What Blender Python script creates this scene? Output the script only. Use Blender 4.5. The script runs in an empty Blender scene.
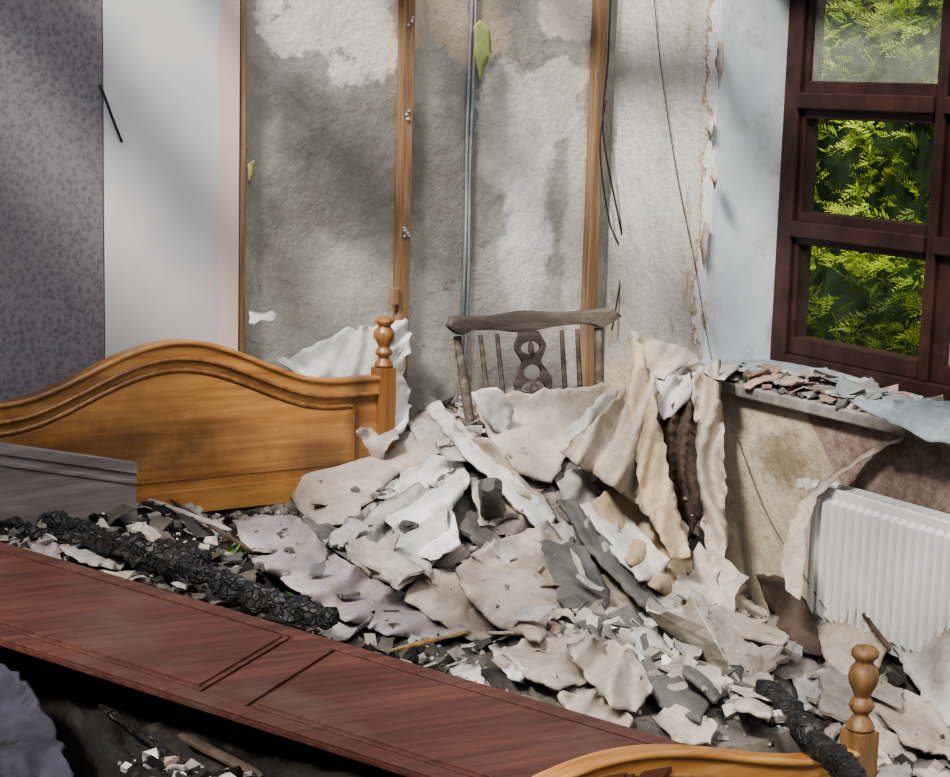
import bpy, math, random
from mathutils import Vector, Matrix, noise, geometry
random.seed(7)
S=bpy.context.scene
try: S.view_settings.look='AgX - Medium High Contrast'
except Exception as ex: print(ex)
# ------------------------------------------------------------ camera
FPX=1800.0
a=math.radians(32.8); t_=math.radians(9.6); r_=math.radians(1.6)
C=Vector((0,0,1.75))
fw=Vector((math.sin(a)*math.cos(t_),math.cos(a)*math.cos(t_),-math.sin(t_)))
r0=Vector((math.cos(a),-math.sin(a),0)); u0=r0.cross(fw)
rt=r0*math.cos(r_)+u0*math.sin(r_); up=u0*math.cos(r_)-r0*math.sin(r_)
cd=bpy.data.cameras.new('camera'); cam=bpy.data.objects.new('camera',cd); S.collection.objects.link(cam)
cd.sensor_width=36; cd.lens=36*FPX/950; cd.clip_start=0.05
M=Matrix((rt,up,-fw)).transposed().to_4x4(); M.translation=C; cam.matrix_world=M
S.camera=cam
def ray(px,py): return fw+rt*((px-475)/FPX)+up*((388.5-py)/FPX)
def atD(px,py,d): return C+ray(px,py)*d
def onY(px,py,Y): r=ray(px,py); return C+r*((Y-C.y)/r.y)
def onX(px,py,X): r=ray(px,py); return C+r*((X-C.x)/r.x)
def onZ(px,py,Z): r=ray(px,py); return C+r*((Z-C.z)/r.z)
def dY(px,py,Y): r=ray(px,py); return (Y-C.y)/r.y
def ss(x):
    x=max(0,min(1,x)); return x*x*(3-2*x)
YB=4.95; XR=onY(606,100,YB).x+.03
W1=onX(712,200,XR).y
XW=onY(781,150,W1).x
SZ=onX(722,378,XR).z
# ------------------------------------------------------------ node helpers
class NT:
    def __init__(s,name,rough=0.8,spec=0.3):
        s.m=bpy.data.materials.new(name); s.m.use_nodes=True; s.n=s.m.node_tree.nodes; s.l=s.m.node_tree.links
        s.b=s.n['Principled BSDF']; s.b.inputs['Roughness'].default_value=rough
        s.b.inputs['Specular IOR Level'].default_value=spec
        s.tc=s.n.new('ShaderNodeTexCoord').outputs['Object']
    def set(s,i,v):
        if hasattr(v,'is_linked'): s.l.new(v,i)
        else:
            if isinstance(v,tuple) and len(v)==3 and i.type=='RGBA': v=(*v,1)
            i.default_value=v
    def mp(s,scale=(1,1,1),rot=(0,0,0),src=None):
        n=s.n.new('ShaderNodeMapping'); n.inputs['Scale'].default_value=scale; n.inputs['Rotation'].default_value=rot
        s.l.new(src or s.tc,n.inputs['Vector']); return n.outputs[0]
    def noise(s,sc,det=6,rough=.6,v=None,dist=0):
        n=s.n.new('ShaderNodeTexNoise'); n.inputs['Scale'].default_value=sc; n.inputs['Detail'].default_value=det
        n.inputs['Roughness'].default_value=rough; n.inputs['Distortion'].default_value=dist
        s.l.new(v or s.tc,n.inputs['Vector']); return n.outputs['Fac']
    def vor(s,sc,feat='F1',v=None,out='Distance'):
        n=s.n.new('ShaderNodeTexVoronoi'); n.feature=feat; n.inputs['Scale'].default_value=sc
        s.l.new(v or s.tc,n.inputs['Vector']); return n.outputs[out]
    def ramp(s,f,stops):
        n=s.n.new('ShaderNodeValToRGB'); e=n.color_ramp.elements
        while len(e)<len(stops): e.new(.5)
        for k,(p,c) in enumerate(stops):
            e[k].position=p; e[k].color=(*c,1) if isinstance(c,tuple) else (c,c,c,1)
        s.l.new(f,n.inputs[0]); return n.outputs[0]
    def mr(s,f,a0,a1,b0=0,b1=1):
        n=s.n.new('ShaderNodeMapRange'); n.inputs[1].default_value=a0;n.inputs[2].default_value=a1;n.inputs[3].default_value=b0;n.inputs[4].default_value=b1
        s.l.new(f,n.inputs[0]); return n.outputs[0]
    def mix(s,f,A,B,mode='MIX'):
        n=s.n.new('ShaderNodeMix'); n.data_type='RGBA'; n.blend_type=mode
        s.set(n.inputs[0],f); s.set(n.inputs[6],A); s.set(n.inputs[7],B); return n.outputs[2]
    def math(s,op,A,B=0.0):
        n=s.n.new('ShaderNodeMath'); n.operation=op; s.set(n.inputs[0],A); s.set(n.inputs[1],B); return n.outputs[0]
    def blotch(s,c,r,soft=.35,nsc=5,namp=1.0):
        n=s.n.new('ShaderNodeVectorMath'); n.operation='SUBTRACT'; s.l.new(s.tc,n.inputs[0]); n.inputs[1].default_value=c
        m=s.n.new('ShaderNodeVectorMath'); m.operation='DIVIDE'; s.l.new(n.outputs[0],m.inputs[0]); m.inputs[1].default_value=r
        q=s.n.new('ShaderNodeVectorMath'); q.operation='LENGTH'; s.l.new(m.outputs[0],q.inputs[0])
        no=s.math('MULTIPLY',s.math('SUBTRACT',s.noise(nsc,8,.65),.5),namp*2)
        return s.mr(s.math('ADD',q.outputs['Value'],no),1+soft,1-soft)
    def col(s,c): s.set(s.b.inputs['Base Color'],c)
    def bump(s,h,st=.5,d=.01):
        n=s.n.new('ShaderNodeBump'); n.inputs['Strength'].default_value=st; n.inputs['Distance'].default_value=d
        s.l.new(h,n.inputs['Height']); s.l.new(n.outputs[0],s.b.inputs['Normal'])
    def attr(s,name='Col'):
        n=s.n.new('ShaderNodeAttribute'); n.attribute_name=name; return n.outputs['Color']
def simple(name,c1,c2,sc=8,rough=.85,bs=.4,bd=.004,spec=.25,lo=.35,hi=.65,bsc=40,dirt=None):
    k=NT(name,rough,spec); c=k.ramp(k.noise(sc,8,.65),[(lo,c1),(hi,c2)])
    if dirt: c=k.mix(k.mr(k.noise(sc*1.7+2,8,.75),.53,.66,0,.8),c,dirt)
    k.col(c); k.bump(k.noise(bsc,6,.7),bs,bd); return k.m
def paper(name,c1,c2,dirt,amt=.8,bd=.007,stain=(.19,.13,.085)):
    k=NT(name,.88,.2)
    c=k.ramp(k.noise(4,8,.65),[(.35,c1),(.65,c2)])
    c=k.mix(k.mr(k.noise(2.8,9,.75),.46,.64,0,amt),c,dirt)
    c=k.mix(k.mr(k.noise(5.5,8,.8,k.mp((1,1,1),(.4,.2,0))),.56,.64,0,.6),c,stain)
    c=k.mix(k.mr(k.noise(75,4,.8),.55,.75,0,.55),c,tuple(q*.4 for q in dirt))
    h=k.math('ADD',k.noise(9,5,.5),k.math('MULTIPLY',k.noise(60,5,.7),.2))
    k.col(c); k.bump(h,.6,bd); return k.m
def wood(name,stops,axis='X',rough=.4,spec=.4,freq=9,dirt=None,rot=(0,0,0),soot=None):
    k=NT(name,rough,spec)
    sc={'X':(.6,freq,freq),'Y':(freq,.6,freq),'Z':(freq,freq,.6)}[axis]
    v=k.mp(sc,rot); f=k.noise(1.6,5,.6,v,1.2); g=k.noise(9,3,.6,v,.3)
    c=k.ramp(k.math('ADD',k.math('MULTIPLY',f,.7),k.math('MULTIPLY',g,.3)),stops)
    if dirt:
        c=k.mix(k.mr(k.noise(4,8,.7),.52,.72,0,.75),c,dirt)
        c=k.mix(k.mr(k.noise(90,3,.8),.6,.75,0,.5),c,tuple(q*1.6 for q in dirt))
    if soot:
        for ce,rr in soot: c=k.mix(k.math('MULTIPLY',k.blotch(ce,rr,.6,6,1.2),.65),c,(.055,.03,.018))
    k.col(c); k.bump(g,.2,.002); return k.m
# ------------------------------------------------------------ materials
k=NT('bare_cement',.93,.15)
n1=k.noise(2.6,10,.68); n2=k.noise(16,8,.7); n3=k.noise(1.1,6,.6)
c=k.ramp(n1,[(.3,(.165,.157,.14)),(.5,(.255,.245,.22)),(.7,(.36,.345,.32))])
c=k.mix(.25,c,k.ramp(n2,[(.35,(.11,.10,.088)),(.7,(.42,.405,.38))]))
c=k.mix(k.mr(n3,.5,.65,0,.35),c,(.26,.205,.14))
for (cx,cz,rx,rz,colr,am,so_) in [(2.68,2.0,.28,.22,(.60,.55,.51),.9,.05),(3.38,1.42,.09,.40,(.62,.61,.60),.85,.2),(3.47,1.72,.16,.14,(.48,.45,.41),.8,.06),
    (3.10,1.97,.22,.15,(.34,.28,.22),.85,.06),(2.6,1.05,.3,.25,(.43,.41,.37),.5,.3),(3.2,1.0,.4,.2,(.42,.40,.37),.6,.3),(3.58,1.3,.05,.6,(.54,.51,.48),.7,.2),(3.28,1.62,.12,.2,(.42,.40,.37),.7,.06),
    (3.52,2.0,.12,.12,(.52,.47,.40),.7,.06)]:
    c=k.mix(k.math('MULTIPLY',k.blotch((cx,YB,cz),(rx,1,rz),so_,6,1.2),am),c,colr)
for (cx,cz,rx,rz) in [(2.8,1.5,.22,.22),(3.08,1.45,.12,.3),(2.5,1.35,.12,.3),(3.3,2.1,.15,.12)]:
    c=k.mix(k.math('MULTIPLY',k.blotch((cx,YB,cz),(rx,1,rz),.4,5,1.0),.6),c,(.12,.112,.098))
c=k.mix(k.mr(k.noise(4,9,.8,k.mp((1,1,.3))),.56,.72,0,.6),c,(.09,.08,.068))
sc_=k.noise(3.5,3,.5,k.mp((1,1,1),(0,.5,0)),1.5)
c=k.mix(k.mr(k.math('ABSOLUTE',k.math('SUBTRACT',sc_,.5)),0,.0035,.6,0),c,(.06,.05,.042))
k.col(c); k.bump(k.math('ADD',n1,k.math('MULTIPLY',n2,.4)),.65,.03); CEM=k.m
k=NT('flaking_plaster',.85,.2)
n1=k.noise(2.6,10,.7,k.mp((1,1,.4)))
sep=k.n.new('ShaderNodeSeparateXYZ'); k.l.new(k.tc,sep.inputs[0])
c=k.ramp(n1,[(.3,(.33,.30,.25)),(.46,(.45,.43,.395)),(.7,(.58,.565,.54))])
c=k.mix(k.mr(k.noise(7,9,.78,k.mp((1,1,.35))),.57,.61,0,.75),c,(.29,.235,.17))
c=k.mix(k.mr(k.noise(4,9,.8,k.mp((1,1,.25))),.55,.72,0,.55),c,(.22,.195,.165))
e=k.math('ADD',sep.outputs['Y'],k.math('MULTIPLY',k.noise(4,9,.75),.30))
c=k.mix(k.mr(e,W1+.216,W1+.212),c,(.34,.25,.16))
c=k.mix(k.mr(e,W1+.203,W1+.200),c,(.58,.57,.56))
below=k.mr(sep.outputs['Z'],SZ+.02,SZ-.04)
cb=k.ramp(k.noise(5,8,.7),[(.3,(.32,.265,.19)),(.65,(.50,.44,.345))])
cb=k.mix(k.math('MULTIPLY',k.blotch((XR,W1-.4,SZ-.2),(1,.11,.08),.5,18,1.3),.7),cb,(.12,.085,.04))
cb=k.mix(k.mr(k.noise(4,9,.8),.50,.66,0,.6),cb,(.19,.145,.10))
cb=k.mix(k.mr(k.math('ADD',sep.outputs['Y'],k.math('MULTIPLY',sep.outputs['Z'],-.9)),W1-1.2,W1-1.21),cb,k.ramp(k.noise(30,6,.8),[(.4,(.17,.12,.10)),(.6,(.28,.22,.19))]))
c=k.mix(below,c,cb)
k.col(c); k.bump(k.math('ADD',n1,k.noise(25,8,.7)),.7,.018); FLK=k.m
REV=simple('reveal_plaster',(.46,.49,.53),(.60,.63,.66),4,.8,.3,.006,dirt=(.38,.39,.39))
k=NT('damask_wallpaper',.75,.25)
p=k.vor(70,'F1',k.mp((1,1,.8)))
v2=k.noise(110,2,.5,None,1.5); pat=k.math('ADD',k.math('MULTIPLY',p,.5),k.math('MULTIPLY',v2,.8))
c=k.ramp(pat,[(.45,(.115,.103,.117)),(.75,(.185,.171,.184))])
c=k.mix(k.mr(k.noise(1.8,8,.7),.5,.78,0,.5),c,(.25,.225,.225)); k.col(c); k.bump(pat,.15,.002); DAM=k.m
k=NT('old_white_paint',.7,.3)
sep=k.n.new('ShaderNodeSeparateXYZ'); k.l.new(k.tc,sep.inputs[0])
c=k.ramp(k.noise(1.6,8,.6),[(.35,(.46,.47,.49)),(.65,(.62,.62,.61))])
c=k.mix(k.mr(k.math('ADD',sep.outputs['Z'],k.math('MULTIPLY',k.noise(2.5,8,.7),.6)),1.75,1.15,0,.5),c,(.34,.33,.32))
XP1=onY(243,150,YB-.05).x-.01
c=k.mix(k.mr(k.math('ADD',sep.outputs['X'],k.math('MULTIPLY',k.noise(4,6,.6),.05)),XP1-.045,XP1-.035),c,(.56,.43,.39))
k.col(c); k.bump(k.noise(30,5,.7),.15,.004); WHT=k.m
STUD=wood('stud_wood',[(.3,(.08,.045,.025)),(.5,(.21,.13,.075)),(.7,(.34,.23,.15))],'Z',.8,.2,14,(.12,.095,.075))
SOOT=[((1.75,4.7,.70),(.35,1,.10)),((2.5,4.7,.62),(.12,1,.08)),((1.6,4.7,.9),(.2,1,.05)),((2.62,4.7,.8),(.04,1,.2))]
PINE=wood('varnished_pine',[(.28,(.15,.055,.015)),(.42,(.30,.135,.040)),(.55,(.42,.215,.072)),(.72,(.52,.30,.115))],'X',.33,.5,9,(.17,.08,.032),(0,0,0),SOOT)
PINEZ=wood('varnished_pine_post',[(.3,(.10,.042,.015)),(.5,(.22,.10,.035)),(.7,(.33,.165,.06))],'Z',.35,.5,12)
PINEF=wood('dusty_pine_foot',[(.3,(.07,.035,.016)),(.5,(.17,.095,.04)),(.7,(.32,.20,.095))],'Z',.5,.4,12,(.10,.075,.055))
MAHO=wood('mahogany_veneer',[(.3,(.030,.012,.010)),(.5,(.066,.025,.019)),(.7,(.11,.045,.034))],'X',.42,.4,14,(.085,.055,.046),(0,0,math.radians(72)))
WIN=simple('window_frame_wood',(.016,.007,.005),(.045,.018,.014),12,.5,.2,.002,.4)
CHR=wood('grey_dusty_wood',[(.3,(.034,.027,.022)),(.5,(.085,.070,.058)),(.7,(.19,.165,.142))],'X',.8,.2,10)
k=NT('charred_wood',.6,.5); vv=k.vor(45,'DISTANCE_TO_EDGE',k.mp((1,1,1)))
c=k.ramp(k.noise(9,8,.8),[(.5,(.007,.007,.008)),(.62,(.04,.04,.04)),(.8,(.45,.45,.45))]); k.col(c)
k.bump(k.mr(vv,0,.12),1,.01); CHAR=k.m
k=NT('rubble',.92,.15); c=k.mix(1.0,k.attr(),k.ramp(k.noise(18,9,.8),[(.3,(.5,.48,.46)),(.62,(1.0,1.0,1.0))]),'MULTIPLY')
c=k.mix(k.mr(k.noise(7,8,.75),.57,.72,0,.45),c,(.12,.10,.08)); k.col(c)
k.bump(k.noise(45,8,.75),.5,.005); RUB=k.m
DT=(.16,.138,.115)
BEIGE=paper('plasterboard_paper',(.34,.30,.25),(.47,.42,.36),DT,.5)
WPAP=paper('white_paper',(.44,.43,.41),(.63,.615,.585),(.24,.22,.195),.55)
GREYP=paper('grey_paper_back',(.28,.262,.242),(.44,.42,.39),(.13,.118,.105),.65)
CREAM=paper('cream_paper_back',(.34,.265,.165),(.50,.41,.295),(.17,.122,.08),.55)
TAN=paper('stained_tan_paper',(.31,.267,.218),(.46,.405,.34),(.13,.108,.088),.65)
LIL=paper('lilac_paper',(.25,.215,.222),(.39,.35,.345),(.12,.105,.105),.6)
FLOR=paper('floral_wallpaper',(.32,.265,.26),(.48,.42,.40),(.22,.165,.155),.6)
DGREY=simple('slate_grey_board',(.06,.057,.054),(.145,.137,.128),7,.85,.6,.006)
DBRN=simple('dark_brown_underlay',(.035,.026,.02),(.10,.072,.056),7,.85,.6,.006)
BLUEG=paper('bluish_paper',(.20,.245,.26),(.38,.425,.43),(.12,.13,.135),.7)
OCHRE=simple('ochre_board',(.22,.13,.03),(.34,.22,.07),6,.7,.3,.003)
SILLM=simple('dusty_sill',(.12,.105,.09),(.30,.28,.26),9,.9,.5,.006)
DUV=simple('purple_grey_duvet',(.022,.021,.030),(.058,.055,.075),5,.95,.6,.01,dirt=(.012,.012,.012))
RADW=simple('radiator_enamel',(.48,.48,.46),(.60,.60,.58),4,.4,.08,.002,.5)
CABLE=simple('grey_conduit',(.11,.13,.145),(.22,.245,.26),10,.5)
BLK=simple('black_cable',(.012,.012,.012),(.03,.03,.03),10,.5)
FLOORM=simple('floor_boards',(.03,.025,.02),(.08,.07,.06),5,.9)
GRASS=simple('grass_ground',(.03,.07,.015),(.08,.15,.03),6,.95)
k=NT('foliage',.55,.3); 
c=k.attr(); k.col(c)
tr=k.n.new('ShaderNodeBsdfTranslucent'); k.l.new(c,tr.inputs['Color']); mx=k.n.new('ShaderNodeMixShader'); mx.inputs[0].default_value=.4
k.l.new(k.b.outputs[0],mx.inputs[1]); k.l.new(tr.outputs[0],mx.inputs[2]); k.l.new(mx.outputs[0],k.n['Material Output'].inputs[0]); FOL=k.m
HDARK=simple('hedge_shade_backing',(.006,.015,.004),(.02,.04,.009),9,1)  # shade behind the fronds put into the colour
def glass(name,dirt):
    k=NT(name,.05,.5); g=k.n.new('ShaderNodeBsdfGlossy'); g.inputs['Roughness'].default_value=.03
    tr=k.n.new('ShaderNodeBsdfTransparent'); fr=k.n.new('ShaderNodeLayerWeight'); fr.inputs[0].default_value=.15
    m=k.n.new('ShaderNodeMixShader'); k.l.new(k.math('MULTIPLY',fr.outputs['Fresnel'],.6),m.inputs[0]); k.l.new(tr.outputs[0],m.inputs[1]); k.l.new(g.outputs[0],m.inputs[2])
    d=k.n.new('ShaderNodeBsdfDiffuse'); d.inputs[0].default_value=(.55,.6,.5,1)
    m2=k.n.new('ShaderNodeMixShader'); k.l.new(k.mr(k.noise(12,8,.7),.3,.7,dirt*.6,dirt*1.4),m2.inputs[0]); k.l.new(m.outputs[0],m2.inputs[1]); k.l.new(d.outputs[0],m2.inputs[2])
    k.l.new(m2.outputs[0],k.n['Material Output'].inputs[0]); return k.m
GL0=glass('clear_glass',.01); GL1=glass('dusty_glass',.22)
# ------------------------------------------------------------ mesh builder
class MB:
    def __init__(s): s.v=[];s.f=[];s.mi=[];s.mats=[];s.c=[]; s.sm=[]
    def mid(s,m):
        if m not in s.mats: s.mats.append(m)
        return s.mats.index(m)
    def add(s,vs,fs,m,col=None,smooth=False):
        o=len(s.v); s.v+= [tuple(v) for v in vs]; i=s.mid(m)
        for f in fs: s.f.append(tuple(o+q for q in f)); s.mi.append(i); s.sm.append(smooth)
        s.c+=[col or (1,1,1)]*len(vs)
    def box(s,p0,p1,m,X=None):
        x0,y0,z0=p0;x1,y1,z1=p1
        vs=[Vector(q) for q in [(x0,y0,z0),(x1,y0,z0),(x1,y1,z0),(x0,y1,z0),(x0,y0,z1),(x1,y0,z1),(x1,y1,z1),(x0,y1,z1)]]
        if X: vs=[X@v for v in vs]
        s.add(vs,[(0,3,2,1),(4,5,6,7),(0,1,5,4),(1,2,6,5),(2,3,7,6),(3,0,4,7)],m)
    def lathe(s,prof,m,X=None,n=20):
        vs=[];fs=[]
        for (r,z) in prof:
            for i in range(n):
                q=2*math.pi*i/n; v=Vector((r*math.cos(q),r*math.sin(q),z)); vs.append(X@v if X else v)
        for j in range(len(prof)-1):
            for i in range(n): fs.append((j*n+i,j*n+(i+1)%n,(j+1)*n+(i+1)%n,(j+1)*n+i))
        fs.append(tuple(range(n))[::-1]); fs.append(tuple((len(prof)-1)*n+i for i in range(n)))
        s.add(vs,fs,m,None,True)
    def tube(s,pts,rad,m,n=8,ry=None):
        pts=[Vector(p) for p in pts]; vs=[];fs=[]
        for i,p in enumerate(pts):
            d=(pts[min(i+1,len(pts)-1)]-pts[max(i-1,0)]).normalized()
            h=Vector((0,0,1)) if abs(d.z)<.9 else Vector((0,1,0))
            e1=d.cross(h).normalized(); e2=e1.cross(d)
            r=rad[i] if isinstance(rad,(list,tuple)) else rad
            for q in range(n):
                an=2*math.pi*q/n; vs.append(p+e1*(r*math.cos(an))+e2*((ry or r)*math.sin(an)))
        for j in range(len(pts)-1):
            for i in range(n): fs.append((j*n+i,j*n+(i+1)%n,(j+1)*n+(i+1)%n,(j+1)*n+i))
        fs.append(tuple(range(n))[::-1]); fs.append(tuple((len(pts)-1)*n+i for i in range(n)))
        s.add(vs,fs,m,None,True)
    def band(s,xs,lo,hi,y0,y1,m,X=None,smooth=False):
        vs=[];fs=[];n=len(xs)
        for x,l,h in zip(xs,lo,hi):
            for q in [(x,y0,l),(x,y0,h),(x,y1,h),(x,y1,l)]:
                v=Vector(q); vs.append(X@v if X else v)
        for i in range(n-1):
            A=4*i;B=A+4
            fs+=[(A,B,B+1,A+1),(A+1,B+1,B+2,A+2),(A+2,B+2,B+3,A+3),(A+3,B+3,B,A)]
        fs+=[(0,1,2,3),(4*n-4,4*n-1,4*n-2,4*n-3)]
        s.add(vs,fs,m,None,smooth)
    def obj(s,name,bevel=0,sub=0):
        me=bpy.data.meshes.new(name); me.from_pydata(s.v,[],s.f); 
        for m in s.mats: me.materials.append(m)
        me.polygons.foreach_set('material_index',s.mi); me.polygons.foreach_set('use_smooth',s.sm)
        ca=me.color_attributes.new('Col','FLOAT_COLOR','POINT')
        ca.data.foreach_set('color',[q for c in s.c for q in (*c,1)])
        me.update(); o=bpy.data.objects.new(name,me); S.collection.objects.link(o)
        if bevel:
            b=o.modifiers.new('b','BEVEL'); b.width=bevel; b.segments=2; b.limit_method='ANGLE'; b.angle_limit=math.radians(50)
        return o
# ------------------------------------------------------------ room shell
def one(name,boxes,m,bevel=0):
    b=MB()
    for p0,p1 in boxes: b.box(p0,p1,m)
    return b.obj(name,bevel)
XO=XW+.10; W0=2.5
one('floor',[((-1,-1,-.1),(XO,5.15,0))],FLOORM)
one('ground',[((XO,-3,-.2),(12,12,-.05)),((-8,5.15,-.2),(XO,12,-.05))],GRASS)
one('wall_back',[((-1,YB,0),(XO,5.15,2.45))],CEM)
one('wall_right',[((XR,-1,0),(XO,YB,SZ-.04)),((XR,W1+.012,SZ-.04),(XO,YB,2.45)),((XR,-1,SZ-.04),(XO,W0,2.45)),((XR,W0,2.3),(XO,W1+.012,2.45))],FLK)
one('trim_1',[((XR+.002,W1,SZ),(XO-.02,W1+.011,2.3))],REV)
one('wall_left',[((-1.15,-1,0),(-1,5.15,2.45))],REV)
one('wall_front',[((-1.15,-1.15,0),(XO,-1,2.45))],REV)
xw=onY(104,150,YB-.045).x
one('wallpapered_plasterboard_panel',[((-.99,YB-.045,.02),(xw-.004,YB-.02,2.45))],DAM)
one('painted_plasterboard_panel',[((xw,YB-.045,.02),(XP1,YB-.022,2.45))],WHT)
one('trim_2',[((-.99,YB-.02,.02),(XP1-.01,YB-.001,.1)),((xw-.03,YB-.02,.1),(xw+.02,YB-.001,2.4))],STUD)
for i,(px,wd) in enumerate([(244,.010),(408,.020),(599,.020)]):
    x=onY(px,150,YB-.045).x
    b=MB(); b.box((x-wd,YB-.04,.01),(x+wd,YB-.001,2.45),STUD)
    if i==1:
        for py in (115,232,20):
            pz=onY(px,py,YB-.045).z
            for q in range(5):
                cx=x+random.uniform(-.008,.014); cz=pz+random.uniform(-.018,.018); r=random.uniform(.004,.008)
                b.lathe([(r*.3,-r),(r,-r*.3),(r*.9,r*.5),(r*.2,r)],GREYP,Matrix.Translation((cx,YB-.043,cz)),8)
        pz=onY(px,297,YB-.045).z; b.box((x-.05,YB-.05,pz-.025),(x-.021,YB-.03,pz+.03),STUD)
    b.obj('wall_stud',.003)
b=MB(); xc=onY(467,150,YB-.01).x
for dx in (0,.014): b.tube([(xc+dx+.003*math.sin(q*.9+dx*90),YB-.012,.3+q*.11) for q in range(20)],.0055,CABLE)
b.obj('electrical_conduit')
def wire(name,pts,r,m):
    P=[]; n=len(pts)
    for i in range(n-1):
        p0=pts[max(i-1,0)];p1=pts[i];p2=pts[i+1];p3=pts[min(i+2,n-1)]
        for q in range(6):
            t=q/6; P.append(.5*((2*p1)+(p2-p0)*t+(2*p0-5*p1+4*p2-p3)*t*t+(3*p1-p0-3*p2+p3)*t**3))
    P.append(pts[-1]); b=MB(); b.tube(P,r,m,6); return b.obj(name)
wire('hanging_cable',[onY(612,-40,YB-.06),onY(608,60,YB-.055),onY(603,130,YB-.06),onY(618,215,YB-.08),onY(632,280,YB-.07),onY(643,330,YB-.1)],.0035,BLK)
wire('hanging_cable',[onY(606,100,YB-.06),onY(600,150,YB-.06),onY(609,220,YB-.06),onY(622,260,YB-.07),onY(612,330,YB-.1)],.003,BLK)
wire('loose_wire',[onX(652,-30,XR-.02),onX(660,60,XR-.015),onX(676,170,XR-.015),onX(694,260,XR-.02),onX(712,360,XR-.06),onX(735,430,XR-.05),onX(770,520,XR-.06),onX(826,610,XR-.12)],.0016,BLK)
wire('wall_wire',[onY(100,85,YB-.05),onY(106,100,YB-.06),onY(114,122,YB-.06),onY(122,142,YB-.055)],.004,BLK)
b=MB()  # unseen burnt joists, added overhead to cut sky light and break up the sun
for i in range(8):
    x=-.9+i*.66
    b.box((x-.025,-1,2.47),(x+.025,YB+.1,2.62),CHAR)
def patch(x0,x1,y0,y1):  # torn board out of view, added to dapple the sunlight
    q=[(x0+random.uniform(-.08,.08),y0+random.uniform(-.08,.08)),(x1+random.uniform(-.08,.08),y0+random.uniform(-.08,.08)),(x1+random.uniform(-.08,.08),min(YB-.01,y1+random.uniform(-.08,.08))),(x0+random.uniform(-.08,.08),min(YB-.01,y1+random.uniform(-.08,.08)))]
    b.add([(x,y,2.455) for x,y in q]+[(x,y,2.467) for x,y in q],[(3,2,1,0),(4,5,6,7),(0,1,5,4),(1,2,6,5),(2,3,7,6),(3,0,4,7)],DBRN)
for p in [(-.9,.75,3.6,4.9),(1.15,1.35,4.2,4.85),(1.75,1.95,4.0,4.55),(2.3,2.5,3.6,4.0),(.3,.8,2.6,3.0),(1.2,1.5,2.2,2.6),(2.1,2.4,2.6,2.9),(.4,1.1,-.6,.4),(0,.5,1.2,1.6)]: patch(*p)
b.obj('overhead_light_blockers')
# ------------------------------------------------------------ window
b=MB(); F=WIN
X0,X1=XW,XW+.075; zb=SZ+.01; zt=2.28
def wz(py): return onX(865,py,X0+.035).z
def wy(px,py,dx=.012): return onX(px,py,X0+dx).y
ypl=wy(807,170,.034); ypr=wy(930,170); yml=wy(944,170)
def wb(y0,y1,z0,z1,xo=0,m=F): b.box((X0+xo,y0,z0),(X1,y1,z1),m)
jb=W1-.07
wb(jb,W1,zb-.01,zt); wb(W0,W0+.06,zb-.01,zt); wb(W0+.06,jb,zb-.01,zb+.05); wb(W0+.06,jb,zt-.06,zt)
mul=(yml,ypr-.015); mul2=(yml-.62,yml-.56)
for m0,m1 in (mul,mul2): wb(m0,m1,zb+.05,zt-.06,.0)
bays=[(mul[1],jb),(mul2[1],mul[0]),(W0+.06,mul2[0])]
rows=[(wz(349),wz(252)),(wz(218),wz(121)),(wz(82),wz(82)+.36)]
for bi,(y0,y1) in enumerate(bays):
    s0=.015; s1=(jb-ypl) if bi==0 else .05
    wb(y0,y0+s0,zb+.05,zt-.06,.015); wb(y1-s1,y1,zb+.05,zt-.06,.015)
    prev=zb+.05
    for (z0,z1) in rows:
        wb(y0+s0,y1-s1,prev,z0,.012); prev=z1
    wb(y0+s0,y1-s1,prev,zt-.06,.012)
    for zc in ((rows[0][1]+rows[1][0])/2,(rows[1][1]+rows[2][0])/2): b.box((X0-.012,y0,zc-.028),(X0+.02,y1,zc+.022),F)
    for ri,(z0,z1) in enumerate(rows):
        xx=X0+.034
        b.add([(xx,y0+s0,z0),(xx,y0+s0,z1),(xx,y1-s1,z1),(xx,y1-s1,z0)],[(0,1,2,3)],GL1 if ri==2 or bi>0 else GL0)
b.obj('window_1',.004)
one('trim_3',[((XR-.04,W0,SZ-.038),(X0+.06,W1-.001,SZ))],SILLM,.006)
# ------------------------------------------------------------ radiator
b=MB(); xf=XR-.095; q_=onX(813,483,xf); ry1=q_.y; ry0=2.75; rz1=q_.z; rz0=rz1-.42
def rad_panel(x):
    N=int((ry1-ry0-.04)/.0333); vs=[];fs=[]
    prof=[(0,0),(.20,0),(.36,1),(.70,1),(.86,0)]
    ys=[(ry0,0),(ry0+.018,0)]
    for i in range(N):
        for p,h in prof: ys.append((ry1-.02-(N-i-p)*.0333,h))
    ys+=[(ry1-.012,0),(ry1,0)]
    zs=[(rz0,0),(rz0+.025,0),(rz0+.045,1),(rz1-.04,1),(rz1-.028,0),(rz1-.004,0),(rz1,-.6)]
    for z,hz in zs:
        for y,h in ys: vs.append((x-.020*h*max(hz,0)+(.006 if hz<0 else 0),y,z))
    n=len(ys)
    for j in range(len(zs)-1):
        for i in range(n-1): fs.append((j*n+i,j*n+i+1,(j+1)*n+i+1,(j+1)*n+i))
    b.add(vs,fs,RADW)
    b.box((x+.001,ry0,rz0),(x+.012,ry1,rz1-.002),RADW)
rad_panel(xf); b.box((xf+.06,ry0,rz0),(xf+.07,ry1,rz1),RADW)
for i in range(32):
    y=ry0+.02+i*.035; b.box((xf+.012,y,rz1-.03),(xf+.06,y+.004,rz1-.006),RADW)
b.box((xf+.012,ry1-.004,rz0+.02),(xf+.06,ry1,rz1-.01),RADW)
b.tube([(xf+.03,ry1+.0,rz0+.03),(xf+.03,ry1+.05,rz0+.03),(xf+.03,ry1+.06,0.005)],.009,RADW)
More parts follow.
